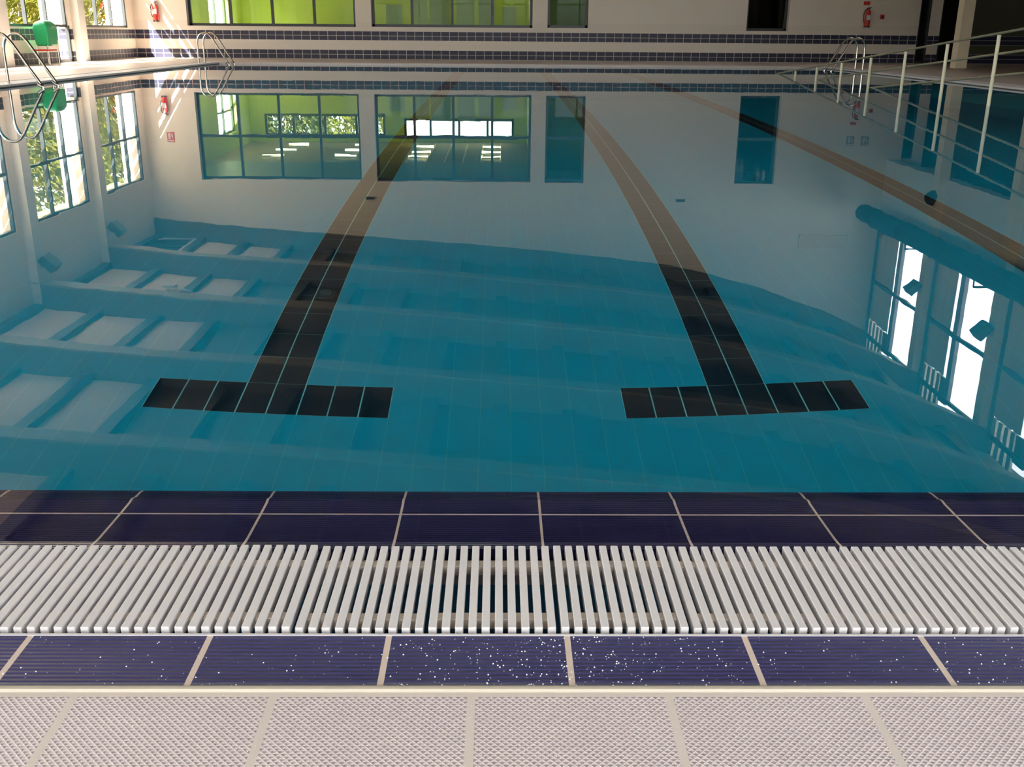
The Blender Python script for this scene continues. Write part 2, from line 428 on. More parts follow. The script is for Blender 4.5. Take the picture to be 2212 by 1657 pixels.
# channel under the grating
M_chan = plain('blue_channel_lining', (.06, .26, .45), .3)
b = MB().box(PX0-.45, PX1+2, GY0+.0005, GY0+.012, -.28, -.016)
b.box(PX0-.45, PX1+2, GY1-.010, GY1, -.28, -.016); b.box(PX0-.45, PX1+2, GY0, GY1, -.30, -.19)
st(b.build('trim_channel', M_chan), 'dark blue overflow channel')
st(box1('trim_ledge', M_white, PX0-.45, PX1+2, GY0+.0005, GY0+.013, -.05, -.0155))
st(box1('trim_ledge', M_white, PX0-.45, PX1+2, GY1-.020, GY1-.001, -.05, -.0155))
# submerged sloping navy lip
lip = [(1.480, -.25), (1.480, .0045), (1.502, .0022), (1.53, -.003), (1.625, -.011), (1.673, -.0135), (1.684, -.0105), (1.692, -.0125), (1.703, -.0215), (1.728, -.027), (1.742, -.034), (1.746, -.06), (1.746, -.25)]
st(MB().prism(lip, 0, PX0, PX1).build('trim_lip', M_navyB, smooth=True), 'wet navy tiles sloping into the water')
# basin
st(box1('floor_pool', M_pfloor, PX0-.3, PX1+.3, 1.4, PY1+.3, -2.0, -1.8), 'turquoise pool floor with navy lane lines')
st(box1('wall_pool_near', M_pwall, PX0-.3, PX1+.3, 1.52, 1.744, -1.8, -.2))
st(box1('wall_pool_far', M_pwall, PX0-.3, PX1+.3, PY1, PY1+.3, -1.8, -.051))
st(box1('wall_pool_left', M_pwall, PX0-.3, PX0, 1.5, PY1+.3, -1.8, -.051))
st(box1('wall_pool_right', M_pwall, PX1, PX1+.3, 1.5, PY1+.3, -1.8, -.051))
# white slotted gutter cover on the other three sides
def slot_mat():
    t = NT('slotted_gutter_cover'); x, y, z, p = t.pos()
    j = t.line(y, .019, .007); return t.bsdf(t.mix(t.M('MULTIPLY', j, .35), (.74, .68, .68), (.35, .38, .40)), .45)
M_slot = slot_mat()
def slotx_mat():
    t = NT('slotted_gutter_cover_far'); x, y, z, p = t.pos()
    j = t.line(x, .019, .007); return t.bsdf(t.mix(t.M('MULTIPLY', j, .35), (.62, .55, .50), (.35, .38, .40)), .45)
st(box1('trim_gutter_left', M_slot, PX0-.45, PX0-.022, GY1, PY1+.3, -.05, .040), 'pale gutter cover along the left pool edge')
st(box1('trim_gutter_right', M_slot, PX1+.022, PX1+.45, GY1, PY1+.3, -.05, .040))
st(box1('trim_gutter_far', slotx_mat(), PX0-.02, PX1+.02, PY1, PY1+.3, -.05, .040))
st(box1('trim_edge_left', M_frame_g, PX0-.022, PX0, GY1, PY1, -.05, .012))
st(box1('trim_edge_right', M_frame_g, PX1, PX1+.022, GY1, PY1, -.05, .012))
# water
w = MB().box(PX0-.01, PX1+.01, 1.4803, PY1+.01, -1.83, 0.0).build('water', M_water)
st(w, 'clear turquoise pool water')
# access ramp under water on the right
b = MB().prism([(9.5, -1.81), (9.5, -.02), (11.3, -.06), (24.4, -1.15), (24.4, -1.81)], 0, 6.18, PX1)
st(b.build('floor_ramp', M_pwall), 'submerged access ramp')

# ------------------------------------------------------------------ windows
def window(name, axis, plane, u0, u1, z0, z1, nv, hbars, mat, gmat, depth=.08, w=.05, vs=None, label=None, deep=.14):
    root = empty(name, ((plane, (u0+u1)/2, z0) if axis == 0 else ((u0+u1)/2, plane, z0))); st(root, label)
    sgn = -1 if axis == 0 and plane < 0 else 1
    p0, p1 = plane + sgn*deep, plane + sgn*(deep+depth)
    def bx(b, a, c, d, e, q0=p0, q1=p1): b.box(q0, q1, a, c, d, e) if axis == 0 else b.box(a, c, q0, q1, d, e)
    us_ = vs if vs else [u0 + (u1-u0)*i/nv for i in range(1, nv)]
    b = MB(); bx(b, u0, u0+w, z0, z1); bx(b, u1-w, u1, z0, z1); bx(b, u0, u1, z0, z0+w); bx(b, u0, u1, z1-w, z1)
    off = root.location
    f = b.build('window_frame', mat, None, origin=tuple(off)); f.parent = root; f.location = (0, 0, 0)
    for u in us_:
        g = MB(); bx(g, u-w/2, u+w/2, z0+w, z1-w); g = g.build('mullion', mat, None, origin=tuple(off)); g.parent = root; g.location = (0, 0, 0)
    for hz in hbars:
        g = MB(); bx(g, u0+w, u1-w, hz-w*.6, hz+w*.6, p0-.004*sgn, p1); g = g.build('transom', mat, None, origin=tuple(off)); g.parent = root; g.location = (0, 0, 0)
    q = (p0+p1)/2
    g = MB(); bx(g, u0+w*.6, u1-w*.6, z0+w*.6, z1-w*.6, q-.004, q+.004); g = g.build('pane', gmat, None, origin=tuple(off)); g.parent = root; g.location = (0, 0, 0)
    return root
n = 1
for i, (a, b_) in enumerate(LW):
    r = window('window_%d' % n, 0, XL, a, b_, .85, 3.37, 3, [2.12], M_frame, M_glass, w=.055, label='tall window in the left wall', deep=.03); n += 1
    portal((XL-.02, (a+b_)/2, 2.11), (0, -math.pi/2, 0), 2.5, b_-a)
for i, h in enumerate(FW):
    r = window('window_%d' % n, 1, YF, h[0], h[1], h[2], h[3], h[4], [2.17], M_frame, (M_glassg, M_glassg, M_glassg, M_glassd)[i], w=.075, deep=.20, label='dark framed interior window in the far wall'); n += 1
for i, h in enumerate(NW):
    window('window_%d' % n, 1, YN-.2, h[0], h[1], h[2], h[3], 2, [2.4], M_frame, M_glass, w=.07, deep=.02, depth=.05, label='large window behind the camera'); n += 1
    portal(((h[0]+h[1])/2, YN+.02, 2.3), (math.pi/2, 0, math.pi), h[1]-h[0], 3.85)
# glass door in the left wall (below the second window)
door = empty('door_1', (XL, DOOR[0], DK)); st(door, 'glazed door in the left wall')
y0, y1 = DOOR
b = MB().box(XL-.11, XL-.03, y0, y0+.06, DK, .88).box(XL-.11, XL-.03, y1-.06, y1, DK, .88).box(XL-.11, XL-.03, y0, y1, DK, DK+.07)
f = b.build('door_frame', M_frame, None, origin=tuple(door.location)); f.parent = door; f.location = (0, 0, 0)
f = MB().box(XL-.07, XL-.06, y0+.05, y1-.05, DK+.06, .88).build('pane', M_glass, None, origin=tuple(door.location)); f.parent = door; f.location = (0, 0, 0)
# openings at the far right of the far wall
for (a, b_, t) in ((12.03, 12.36, 2.70), (12.66, 13.24, 2.95)):
    dr = window('door_%d' % (2 if a < 12.5 else 3), 1, YF, a, b_, DK, t, 1, [], M_frame, M_glassd, w=.05, deep=.05, label='narrow dark glazed door')
# clerestory windows on the right
for k in range(8):
    y0, y1 = CO[k+1]+.48, CO[k]-.16 if k else YF-.02
    ym = CO[k+1] + 2.22
    window('window_%d' % n, 0, XR, y0, y1, 4.25, 8.72, 1, [6.43, 8.17], M_purlin, M_glass, w=.085, vs=[], label='high clerestory window on the right', deep=.0, depth=.06); n += 1
    st(MB().box(XR+.0, XR+.10, ym-.12, ym+.12, 4.25, 8.15).build('trim_post', plain('mauve_post_%d' % k, (.28, .25, .30), .5)))
    portal((XR+.03, (y0+y1)/2, 6.48), (0, math.pi/2, 0), 4.4, y1-y0)
# beige fabric blinds behind the clerestory glass
for k in range(8):
    y1 = (CO[k]-.20) if k else YF-.002
    y0 = CO[k+1]+2.22+.36 if k == 0 else CO[k+1]+2.22+.42
    if y1 < 10: continue
    y0 += .05; y1 += .12 if k else 0
    root = empty('fabric_blind', (XR+.09, y0, 4.3))
    b = MB(); nn = 24
    for i in range(nn):
        ya, yb = y0+(y1-y0)*i/nn, y0+(y1-y0)*(i+1)/nn
        xo = lambda q: XR+.10 + .018*math.sin(q*14)
        b.add([(xo(ya), ya, 4.3), (xo(yb), yb, 4.3), (xo(yb), yb, 7.68), (xo(ya), ya, 7.68), (xo(ya)+.012, ya, 4.3), (xo(yb)+.012, yb, 4.3), (xo(yb)+.012, yb, 7.68), (xo(ya)+.012, ya, 7.68)],
              [(0,1,2,3),(4,7,6,5),(3,2,6,7),(0,4,5,1),(0,3,7,4),(1,5,6,2)])
    f = b.build('fabric', M_blind, None, origin=tuple(root.location), smooth=True); f.parent = root; f.location = (0, 0, 0)
    b = MB()
    for i in range(4): b.box(XR+.08, XR+.15, y1-.12-.30*i, y1-.30-.30*i, 7.70, 8.62)
    f = b.build('gathered_heading', M_plaster, None, origin=tuple(root.location)); f.parent = root; f.location = (0, 0, 0)
    f = MB().box(XR+.09, XR+.14, y0-.35, y1-1.25, 7.72, 8.35).build('brown_valance', plain('brown_cloth_%d' % k, (.30, .17, .09), .8), None, origin=tuple(root.location)); f.parent = root; f.location = (0, 0, 0)
    tag(root, ['beige blind of the clerestory bay next to the far wall', 'beige blind of the second clerestory bay from the far wall',
               'beige blind of the third clerestory bay from the far wall', 'beige blind of the fourth clerestory bay from the far wall',
               'beige blind of the fifth clerestory bay from the far wall'][min(k, 4)], 'blind', 'beige clerestory blinds')

# ------------------------------------------------------------------ outside
b = MB().grid(1, 0, 1, [-60, XL-.3, AX+.3, 60], [-30, YN-.3, YF+.3, 90], lambda u, z: not (XL-.3 < u < AX+.3 and YN-.3 < z < YF+.3))
b.v = [(x, z, -.6 + .28*y) for x, y, z in b.v]
st(b.build('ground', M_ground), 'dry ground outside')
for k in range(1, 8):
    yc = CO[k]
    st(MB().box(XL-.80, XL-.3, yc-.1, yc+.15, -.32, 3.85).build('wall_fin', M_plaster), 'white fin wall outside the left windows')
st(MB().box(XL-.80, XL-.3, YF+.05, YF+.3, -.32, 3.85).build('wall_fin', M_plaster), 'white fin wall outside the left windows')
st(MB().box(XL-.40, XL-.3, YN, YF+.3, 3.55, 3.75).build('trim_eave', M_plaster))
for i in range(3):
    x = XL-.50-.27*i
    st(MB().box(x-.135, x, YN, YF+.3, 3.58, 3.66).build('trim_slat', M_plaster), 'white sunshade slat')
def tree(name, loc, h, rad, n, mat, label, seed):
    rnd = random.Random(seed); root = empty(name, loc)
    b = MB(); pts = [(0, 0, 0), (.08, .05, h*.3), (-.05, .1, h*.6), (.05, 0, h*.85)]
    b.tube(pts, [.16, .13, .09, .03], 8)
    for i in range(7):
        a = rnd.uniform(0, 6.28); z = h*rnd.uniform(.3, .7)
        b.tube([(0, 0, z), (math.cos(a)*rad*.5, math.sin(a)*rad*.5, z+h*.14), (math.cos(a)*rad*.8, math.sin(a)*rad*.8, z+h*.2)], [.06, .04, .015], 6)
    b.build('trunk', M_bark, root)
    b = MB()
    for i in range(n):
        while True:
            v = Vector((rnd.uniform(-1, 1), rnd.uniform(-1, 1), rnd.uniform(-1, 1)))
            if .25 < v.length < 1: break
        c = Vector((v.x*rad, v.y*rad, h*.56 + v.z*h*.46)); c += Vector((math.sin(c.z*3)*.2, math.cos(c.x*3)*.2, 0))
        d = Vector((rnd.gauss(0, 1), rnd.gauss(0, 1), rnd.gauss(0, 1))).normalized(); e = d.orthogonal().normalized()
        f_ = d.cross(e); s_ = rnd.uniform(.05, .13)
        b.add([c-e*s_*1.5, c-f_*s_*.6+d*.01, c+e*s_*1.5, c+f_*s_*.6+d*.01], [(0, 1, 2, 3)])
    b.build('foliage', mat, root)
    return tag(root, label, 'tree', 'trees outside the building')
tree('tree', (-15.4, 39.6, -.32), 6.2, 2.3, 5200, M_leaf, 'yellow green tree outside, beyond the farthest left window', 1)
tree('tree', (-15.3, 34.2, -.32), 6.0, 2.4, 5200, M_leaf, 'yellow green tree outside, beyond the window with the glass door', 2)
tree('tree', (-18.8, 45.5, -.32), 6.5, 2.6, 4500, M_leaf2, 'green tree outside, farthest along the left side', 3)
tree('tree', (-15.6, 28.0, -.32), 6.0, 2.3, 3500, M_leaf2, 'green tree outside, nearest along the left side', 5)
tree('tree', (-9.9, 48.0, -.32), 6.0, 2.2, 5200, M_leaf2, 'green tree beyond the left strip window of the lime green room', 6)
tree('tree', (-7.6, 52.5, -.32), 6.2, 2.3, 5200, M_leaf, 'yellow green tree beyond the left strip window of the lime green room', 7)

# ------------------------------------------------------------------ lime green room behind the far wall
GX0, GX1, GYB, GZ = -10.6, 1.12, 44.0, 3.66
gh = [(-10.0, -4.9, 2.50, 3.43), (-4.10, .56, 2.67, 3.49)]
us = dense([GX0, GX1] + [v for h in gh for v in h[:2]], 1); zs = dense([-.2, GZ+.2] + [v for h in gh for v in h[2:]], 1)
st(MB().grid(1, GYB, GYB+.25, us, zs, solid_for(gh)).build('wall_green_back', M_grn), 'lime green back wall of the next room')
gl = [(31.4, 32.8, .5, 2.9), (33.6, 36.2, .5, 2.9), (39.0, 41.8, .35, 3.05)]
us = dense([YF+.3, GYB+.25] + [v for h in gl for v in h[:2]], 1); zs = dense([-.2, GZ+.2] + [v for h in gl for v in h[2:]], 1)
st(MB().grid(0, GX0, GX0-.25, us, zs, solid_for(gl)).build('wall_green_left', M_grn))
st(MB().grid(0, GX1, GX1+.2, [YF+.3, 31.4, 34.2, GYB], [-.2, DK, 2.9, GZ+.2], lambda u, z: not (31.4 < u < 34.2 and DK < z < 2.9)).build('wall_green_right', M_grn))  # opening added to let light into the dim room beside
st(box1('floor_green', M_floorin, GX0, 14, YF+.3, GYB, -.2, DK))
st(box1('ceiling_green', M_brown, GX0, GX1+.2, YF+.3, GYB+.25, GZ, GZ+.15), 'brown ceiling of the lime green room')
st(box1('ceiling_dropped', M_purlin if False else M_frame_g, GX0, GX1, YF+.3, 35.6, GZ-.16, GZ-.02))
for i, h in enumerate(gh):
    window('window_%d' % n, 1, GYB, h[0], h[1], h[2], h[3], 4, [], plain('grey_frame_%d' % i, (.09, .09, .11), .5), M_glass, w=.10, vs=[h[0]+(h[1]-h[0])*q for q in (.24, .5, .76)], deep=.03, label='strip window high in the green back wall'); n += 1
    portal(((h[0]+h[1])/2, GYB-.02, (h[2]+h[3])/2), (math.pi/2, 0, 0), h[1]-h[0], h[3]-h[2])
for i, h in enumerate(gl):
    window('window_%d' % n, 0, GX0, h[0], h[1], h[2], h[3], 2, [2.2], M_frame_g, M_glass, w=.06, label='side window of the lime green room'); n += 1
    portal((GX0-.02, (h[0]+h[1])/2, (h[2]+h[3])/2), (0, -math.pi/2, 0), h[3]-h[2], h[1]-h[0])
# rooms behind the narrow windows
st(box1('wall_dark_green', M_dgrn, GX1+.2, 5.0, 34.5, 34.7, -.2, 3.7)); st(box1('wall_dark_side', M_dgrn, 4.8, 5.0, YF+.3, 34.5, -.2, 3.7))
st(box1('ceiling_dark', M_plaster, GX1+.2, 14, YF+.3, 34.9, 3.6, 3.7))
st(box1('wall_dark_back', M_olive, 5.0, 14, 34.6, 34.8, -.2, 3.7)); st(box1('wall_dark_end', M_olive, 13.8, 14, YF+.3, 34.6, -.2, 3.7))
rl = empty('ceiling_lamp', (7.85, 31.6, 3.6)); MB().box(-.10, .10, -.35, .35, -.30, -.22).build('diffuser', M_white, rl, bevel=.01)
for q in (-.25, .25): MB().tube([(0, q, -.22), (0, q, 0)], .01, 6).build('hanger', M_steel, rl)
tag(rl, 'small pale ceiling lamp seen through the narrow dark window on the far wall', 'ceiling lamp')
# ceiling light racks of the green room
def rack(x0, x1, rails, label, tx=None):
    root = empty('ceiling_light_rack', ((x0+x1)/2, 39.5, GZ))
    b = MB()
    for x in rails: b.box(x-.02, x+.02, 36.2, 42.9, GZ-.05, GZ)
    def add(b, nm, mt):
        f = b.build(nm, mt, None, origin=tuple(root.location)); f.parent = root; f.location = (0, 0, 0)
    add(b, 'rail', M_cream)
    if tx:
        for y in (38.0, 39.6, 41.5):
            t = MB(); t.tube([(tx[0], y, GZ-.10), (tx[1], y, GZ-.10)], .035, 8); add(t, 'tube', M_tube)
    return tag(root, label, 'ceiling light', 'ceiling lights of the lime green room')
rack(-3.44, -2.70, (-3.42, -2.70), 'lit light rack above the left end of the bright strip window', (-3.42, -2.70))
rack(-2.1, -2.0, (-2.03,), 'single unlit ceiling rail beside the left lit rack')
rack(-1.4, -1.3, (-1.37,), 'single unlit ceiling rail beside the right lit rack')
rack(-.72, .0, (-.72, .0), 'lit light rack above the right end of the bright strip window', (-.72, .0))
rack(-6.3, -5.4, (), 'row of lit tubes above the right end of the tree view window', (-6.1, -5.3)) if False else None
for tx, lab in (((-8.9, -8.1), 'three lit tubes on the ceiling at the left of the tree view window'), ((-6.2, -5.4), 'three lit tubes on the ceiling at the right of the tree view window')):
    root = empty('ceiling_light', (tx[0], 39.5, GZ))
    for i, y in enumerate((38.4, 40.2, 42.2)):
        t = MB(); t.tube([(tx[0]+.12*i, y, GZ-.08), (tx[1]+.12*i, y, GZ-.08)], .03, 8); f = t.build('tube', M_tube, None, origin=tuple(root.location)); f.parent = root; f.location = (0, 0, 0)
        t = MB().box(tx[0]+.12*i, tx[1]+.12*i, y-.05, y+.05, GZ-.04, GZ); f = t.build('housing', M_white, None, origin=tuple(root.location)); f.parent = root; f.location = (0, 0, 0)
    tag(root, lab, 'ceiling light', 'ceiling lights of the lime green room')
# pale panels leaning against the partition behind the second window
for i, (x, wd, hgt) in enumerate([(-3.3, .5, 1.55), (-2.5, .45, 1.75), (-1.9, .62, 1.85), (-1.1, .55, 1.8), (-.45, .5, 1.7), (.25, .42, 1.5)]):
    b = MB().obox((x, 33.0, DK+hgt/2), (1, .12*(-1)**i, 0), (0, .12, 1), (0, 1, -.12), wd/2, hgt/2, .01)
    tag(b.build('plastic_panel', M_frost), ['pale panel at the left end of the row behind the second window', 'second pale panel from the left behind the second window',
        'third pale panel from the left behind the second window', 'third pale panel from the right behind the second window', 'second pale panel from the right behind the second window',
        'pale panel at the right end of the row behind the second window'][i], 'panel', 'pale panels in the lime green room')

# ------------------------------------------------------------------ gutter grating modules
proto = empty('grating', (0, GY0+.012, 0))
gp = .0189
GL = 1.4765 - GY0 - .012
for i in range(10):
    x = (i+.5)*gp
    b = MB().box(x-.0058, x+.0058, 0, GL, -.005, .0130)
    b.build('bar', M_white, proto, bevel=.0012)
for yy in (.034, .188):
    MB().box(.006, gp*10-.006, yy, yy+.018, -.012, .0050).build('crossbar', plain('cream_crossbar', (.66, .58, .50), .5), proto, bevel=.001)
    
labs = {0: 'leftmost white grating module in view', 9: 'rightmost white grating module in view'}
x0 = -.293 - .1892*4
mods = []
for i in range(14):
    o = proto if i == 0 else copy_tree(proto)
    o.location = (x0 - .1892*2 + .1892*i, GY0+.012, .0007*(i % 3))
    o.rotation_euler = (0, 0, (.0, .004, -.003, .002)[i % 4]*1.0)
    mods.append(o)
ordn = ['first', 'second', 'third', 'fourth', 'fifth', 'middle', 'fifth', 'fourth', 'third', 'second', 'first']
for i, o in enumerate(mods):
    k = i - 2
    if k < 0: lab = 'white slatted gutter grating, module past the left edge of the view, ' + ('outer one', 'inner one')[i]
    elif k > 10: lab = 'white slatted gutter grating, module past the right edge of the view'
    elif k == 5: lab = 'white slatted gutter grating, middle module of the row along the pool edge'
    elif k < 5: lab = 'white slatted gutter grating, %s module in view from the left' % ordn[k]
    else: lab = 'white slatted gutter grating, %s module in view from the right' % ordn[k]
    tag(o, lab, 'grating', 'white gutter gratings along the near pool edge')

# ------------------------------------------------------------------ granules on the tiles
rnd = random.Random(9); b = MB()
def blob(x, y, z, r):
    vs = [(x+r*math.cos(a), y+r*math.sin(a), z) for a in [k*math.pi/3 for k in range(6)]] + [(x+.6*r*math.cos(a+.5), y+.6*r*math.sin(a+.5), z+r*.7) for a in [k*math.pi/3 for k in range(6)]] + [(x, y, z+r)]
    b.add(vs, [(k, (k+1) % 6, (k+1) % 6+6, k+6) for k in range(6)] + [(k+6, (k+1) % 6+6, 12) for k in range(6)])
for i in range(760):
    r_ = rnd.random()
    if r_ < .52: x = rnd.gauss(.10, .16)
    elif r_ < .66: x = rnd.gauss(.72, .10)
    else: x = rnd.uniform(-.8, .85)
    y = rnd.uniform(1.102, 1.216); blob(x, y, .0102, rnd.choice((.0005, .0006, .0008, .0012)))
for i in range(160):
    blob(rnd.uniform(-.6, .6), rnd.uniform(.9, 1.085), .0122, rnd.choice((.0005, .0007)))
tag(b.build('white_granules', M_water_drop), 'tiny white granules scattered on the dry navy and pale tiles', 'granules', None, 'stuff')

# ------------------------------------------------------------------ pool ladders
def ladder_mesh():
    root = empty('pool_ladder')
    # hoop profile in (x, z): deck leg, curved top, slope into the water; x grows towards the water
    pr = [(0, -.02), (0, .20), (0, .42), (.01, .52), (.05, .62), (.12, .68), (.20, .70), (.28, .675), (.35, .60), (.42, .49), (.56, .25), (.70, .02), (.73, -.05), (.72, -.2), (.72, -1.2)]
    # refine
    pts = []
    for i in range(len(pr)-1):
        p0, p1, p2, p3 = pr[max(i-1, 0)], pr[i], pr[i+1], pr[min(i+2, len(pr)-1)]
        for k in range(3):
            t = k/3; pts.append(tuple(.5*(2*p1[j]+(p2[j]-p0[j])*t+(2*p0[j]-5*p1[j]+4*p2[j]-p3[j])*t*t+(-p0[j]+3*p1[j]-3*p2[j]+p3[j])*t**3) for j in (0, 1)))
    pts.append(pr[-1])
    for yy in (-.26, .26):
        b = MB().tube([(p[0], yy, p[1]) for p in pts], .021, 12); b.build('handrail', M_steel, root, smooth=True)
        b = MB().tube([(0, yy, -.03), (0, yy, .0), (0, yy, .006)], [.05, .05, .03], 14); b.build('base_flange', M_steel, root, smooth=True)
        b = MB().tube([(.66, yy, .02), (.72, yy, -.02)], .032, 10); b.build('joint_sleeve', M_steel, root, smooth=True)
    for k in range(4):
        z = -.25 - .27*k
        MB().box(.68, .76, -.25, .25, z-.012, z+.012).build('step', M_white, root, bevel=.004)
    return root
l0 = ladder_mesh(); l0.location = (-7.28, 15.32, DK)
tag(l0, 'stainless steel pool ladder at the left edge nearer the camera', 'pool ladder', 'steel pool ladders')
l1 = copy_tree(l0); l1.location = (-7.36, 26.05, DK); l1['label'] = 'stainless steel pool ladder in the far left corner of the pool'
l2 = copy_tree(l0); l2.location = (8.42, 24.7, DK); l2.rotation_euler = (0, 0, math.pi); l2['label'] = 'steel pool ladder at the right edge behind the ramp handrail'

# ------------------------------------------------------------------ ramp handrail
rail = empty('ramp_handrail', (6.087, 12.88, 0))
RX = 6.087
def rz(y, off=0): return .852 - (y-12.88)*.0835 + off
def addr(b, nm, mt=M_railsteel):
    f = b.build(nm, mt, None, origin=tuple(rail.location), smooth=True); f.parent = rail; f.location = (0, 0, 0)
for nm, off, ye in (('top_rail', 0, 24.6), ('middle_rail', -.245, 21.2), ('lower_rail', -.50, 17.6)):
    b = MB().tube([(RX, 8.6, rz(8.6, off)), (RX, 12, rz(12, off)), (RX, ye, rz(ye, off))], .016, 10); addr(b, nm)
for i in range(9):
    y = 12.88 + 1.45*i - 1.45
    b = MB().tube([(RX-.03, y, rz(y)-.025), (RX-.03, y, rz(y)-1.0)], .022, 10); addr(b, 'post', plain('pale_post_paint_%d' % i, (.72, .66, .46), .4))
tag(rail, 'long steel ramp handrail with pale posts sloping down into the water', 'handrail')

# ------------------------------------------------------------------ floodlights
def flood():
    root = empty('floodlight')
    # local: +x is out from the column, y along the wall, box tilted down
    a = Vector((math.cos(.75), 0, math.sin(.75))); nrm = Vector((-math.sin(.75), 0, math.cos(.75)))
    b = MB(); b.obox((.22, 0, .0), (0, 1, 0), a, nrm, .20, .19, .095); b.build('housing', M_flood, root, bevel=.012)
    b = MB(); b.obox(Vector((.22, 0, .0))+nrm*.098, (0, 1, 0), a, nrm, .17, .16, .006); b.build('lens', plain('lamp_lens', (.55, .62, .60), .1), root)
    b = MB().tube([(0, 0, .06), (.12, 0, .06), (.20, -.195, .0)], .018, 8).tube([(.12, 0, .06), (.20, .195, .0)], .018, 8); b.build('bracket', M_flood, root)
    b = MB().box(-.0, .03, -.06, .06, 0, .13); b.build('mount_plate', M_white, root)
    return root
f0 = flood(); f0.location = (XL+.19, CO[1]+.02, 4.15); tag(f0, 'grey floodlight on the left wall column nearest the far wall', 'floodlight', 'floodlights on the columns')
for k, lab in ((2, 'grey floodlight on the second left wall column from the far wall'),):
    f1 = copy_tree(f0); f1.location = (XL+.19, CO[k], 4.15); f1['label'] = lab
for k, lab in ((1, 'grey floodlight on the right column nearest the far wall'), (2, 'grey floodlight on the second right column from the far wall'), ):
    f1 = copy_tree(f0); f1.location = (XR-.22, CO[k], 5.62); f1.rotation_euler = (0, 0, math.pi); f1['label'] = lab

# ------------------------------------------------------------------ air duct with its brackets
duct = empty('air_duct', (10.8, 29.9, 4.17))
b = MB().tube([(0, 0, 0), (0, -.03, 0), (0, -.1, 0)] + [(0, -1-k*1.0, 0) for k in range(28)], [.15, .22, .25]+[.26]*28, 24); b.build('fabric_tube', M_duct, duct, smooth=True)
for k in range(14):
    y = -1.2-2.05*k; pts = [(.268*math.cos(a), y, .268*math.sin(a)) for a in [j*math.pi/12 for j in range(25)]]
    MB().tube(pts, .012, 6).build('hoop', M_frame, duct)
for k in (1, 2, 3, 4, 5): 
    y = CO[k]-29.9
    MB().box(.0, XR-10.8-.2, y-.02, y+.02, .40, .44).build('arm', M_frame, duct)
    MB().box(-.015, .015, y-.015, y+.015, .24, .42).build('hanger', M_frame, duct)
tag(duct, 'long dark fabric air duct below the right clerestory windows', 'air duct')

# ------------------------------------------------------------------ fire extinguishers, signs, wall fittings
def extinguisher(x, z, label):
    root = empty('fire_extinguisher', (x, YF-.09, z))
    MB().tube([(0, 0, 0), (0, 0, .02), (0, 0, .40), (0, 0, .45), (0, 0, .49)], [.068, .078, .078, .06, .025], 16).build('cylinder', M_red, root, smooth=True)
    MB().tube([(0, 0, .0), (0, 0, .035)], .081, 16).build('foot_ring', M_black, root, smooth=True)
    MB().box(-.045, .045, -.02, .02, .49, .52).box(-.02, .09, -.012, .012, .525, .54).build('valve_lever', M_black, root)
    MB().tube([(-.02, 0, .5), (-.09, -.01, .47), (-.125, -.01, .38), (-.12, -.01, .22), (-.09, -.01, .12)], .012, 8).build('hose', M_black, root, smooth=True)
    MB().box(-.05, .05, -.082, -.060, .20, .33).build('label_plate', M_white, root)
    MB().box(-.03, .03, .07, .088, .35, .45).build('wall_bracket', M_steel, root)
    return tag(root, label, 'fire extinguisher', 'fire extinguishers on the far wall')
extinguisher(-9.82, 1.02, 'red fire extinguisher on the far wall near the left corner')
extinguisher(10.50, 1.02, 'red fire extinguisher on the dim right part of the far wall')
def sign(x0, x1, z0, z1, colr, label, icon=True, gray=False):
    root = empty('safety_sign', ((x0+x1)/2, YF-.012, z0)); w = x1-x0; h = z1-z0
    MB().box(-w/2, w/2, 0, .01, 0, h).build('plate', colr, root)
    if icon:
        b = MB().box(-w*.32, -w*.02, -.003, 0, h*.10, h*.62).box(-w*.30, -w*.06, -.003, 0, h*.64, h*.72)   # extinguisher shape
        b.prism([(w*.05, h*.12), (w*.13, h*.12), (w*.33, h*.40), (w*.20, h*.70), (w*.12, h*.45)], 1, -.003, 0)
        b.box(-w*.42, w*.42, -.003, 0, h*.80, h*.90)
        b.build('pictogram', M_white, root)
    return tag(root, label, 'sign', 'safety signs on the far wall')
sign(-9.88, -9.66, 2.05, 2.34, M_red, 'red fire extinguisher pictogram sign above the left extinguisher')
M_sg = plain('grey_sign', (.30, .26, .22), .5)
sign(10.32, 10.55, 2.05, 2.32, M_sg, 'left of two small grey signs above the right extinguisher')
sign(10.76, 10.99, 2.05, 2.32, M_sg, 'right of two small grey signs above the right extinguisher')
sign(10.37, 10.55, 1.62, 1.72, M_red, 'thin red sign strip just above the right extinguisher', False)
alarm = empty('alarm_button', (10.94, YF-.03, 1.31)); MB().box(-.06, .06, -.02, .03, -.06, .06).build('housing', M_red, alarm, bevel=.01)
MB().tube([(0, -.02, 0), (0, -.03, 0)], .03, 12).build('button', M_black, alarm); tag(alarm, 'small red alarm button right of the right extinguisher', 'alarm button')
def emlamp(x, z, label):
    root = empty('wall_lamp', (x, YF, z))
    MB().box(-.16, .16, -.06, 0, -.05, .05).build('base', M_white, root, bevel=.015)
    MB().tube([(-.13, -.08, 0), (.13, -.08, 0)], .035, 10).build('diffuser', M_flood, root, smooth=True)
    return tag(root, label, 'wall lamp', 'small wall lamps high on the far wall')
emlamp(-3.94, 3.94, 'small white wall lamp high between the two wide windows')
emlamp(5.46, 3.97, 'small white wall lamp high on the bare stretch of far wall')
vent = empty('wall_vent', (9.95, YF, 5.0)); b = MB().box(-.75, .75, -.03, 0, 0, .03).box(-.75, .75, -.03, 0, .40, .43).box(-.75, -.72, -.03, 0, 0, .43).box(.72, .75, -.03, 0, 0, .43)
b.build('frame', M_blind, vent); b = MB()
for i in range(7): b.box(-.72, .72, -.02, 0, .05+.05*i, .075+.05*i)
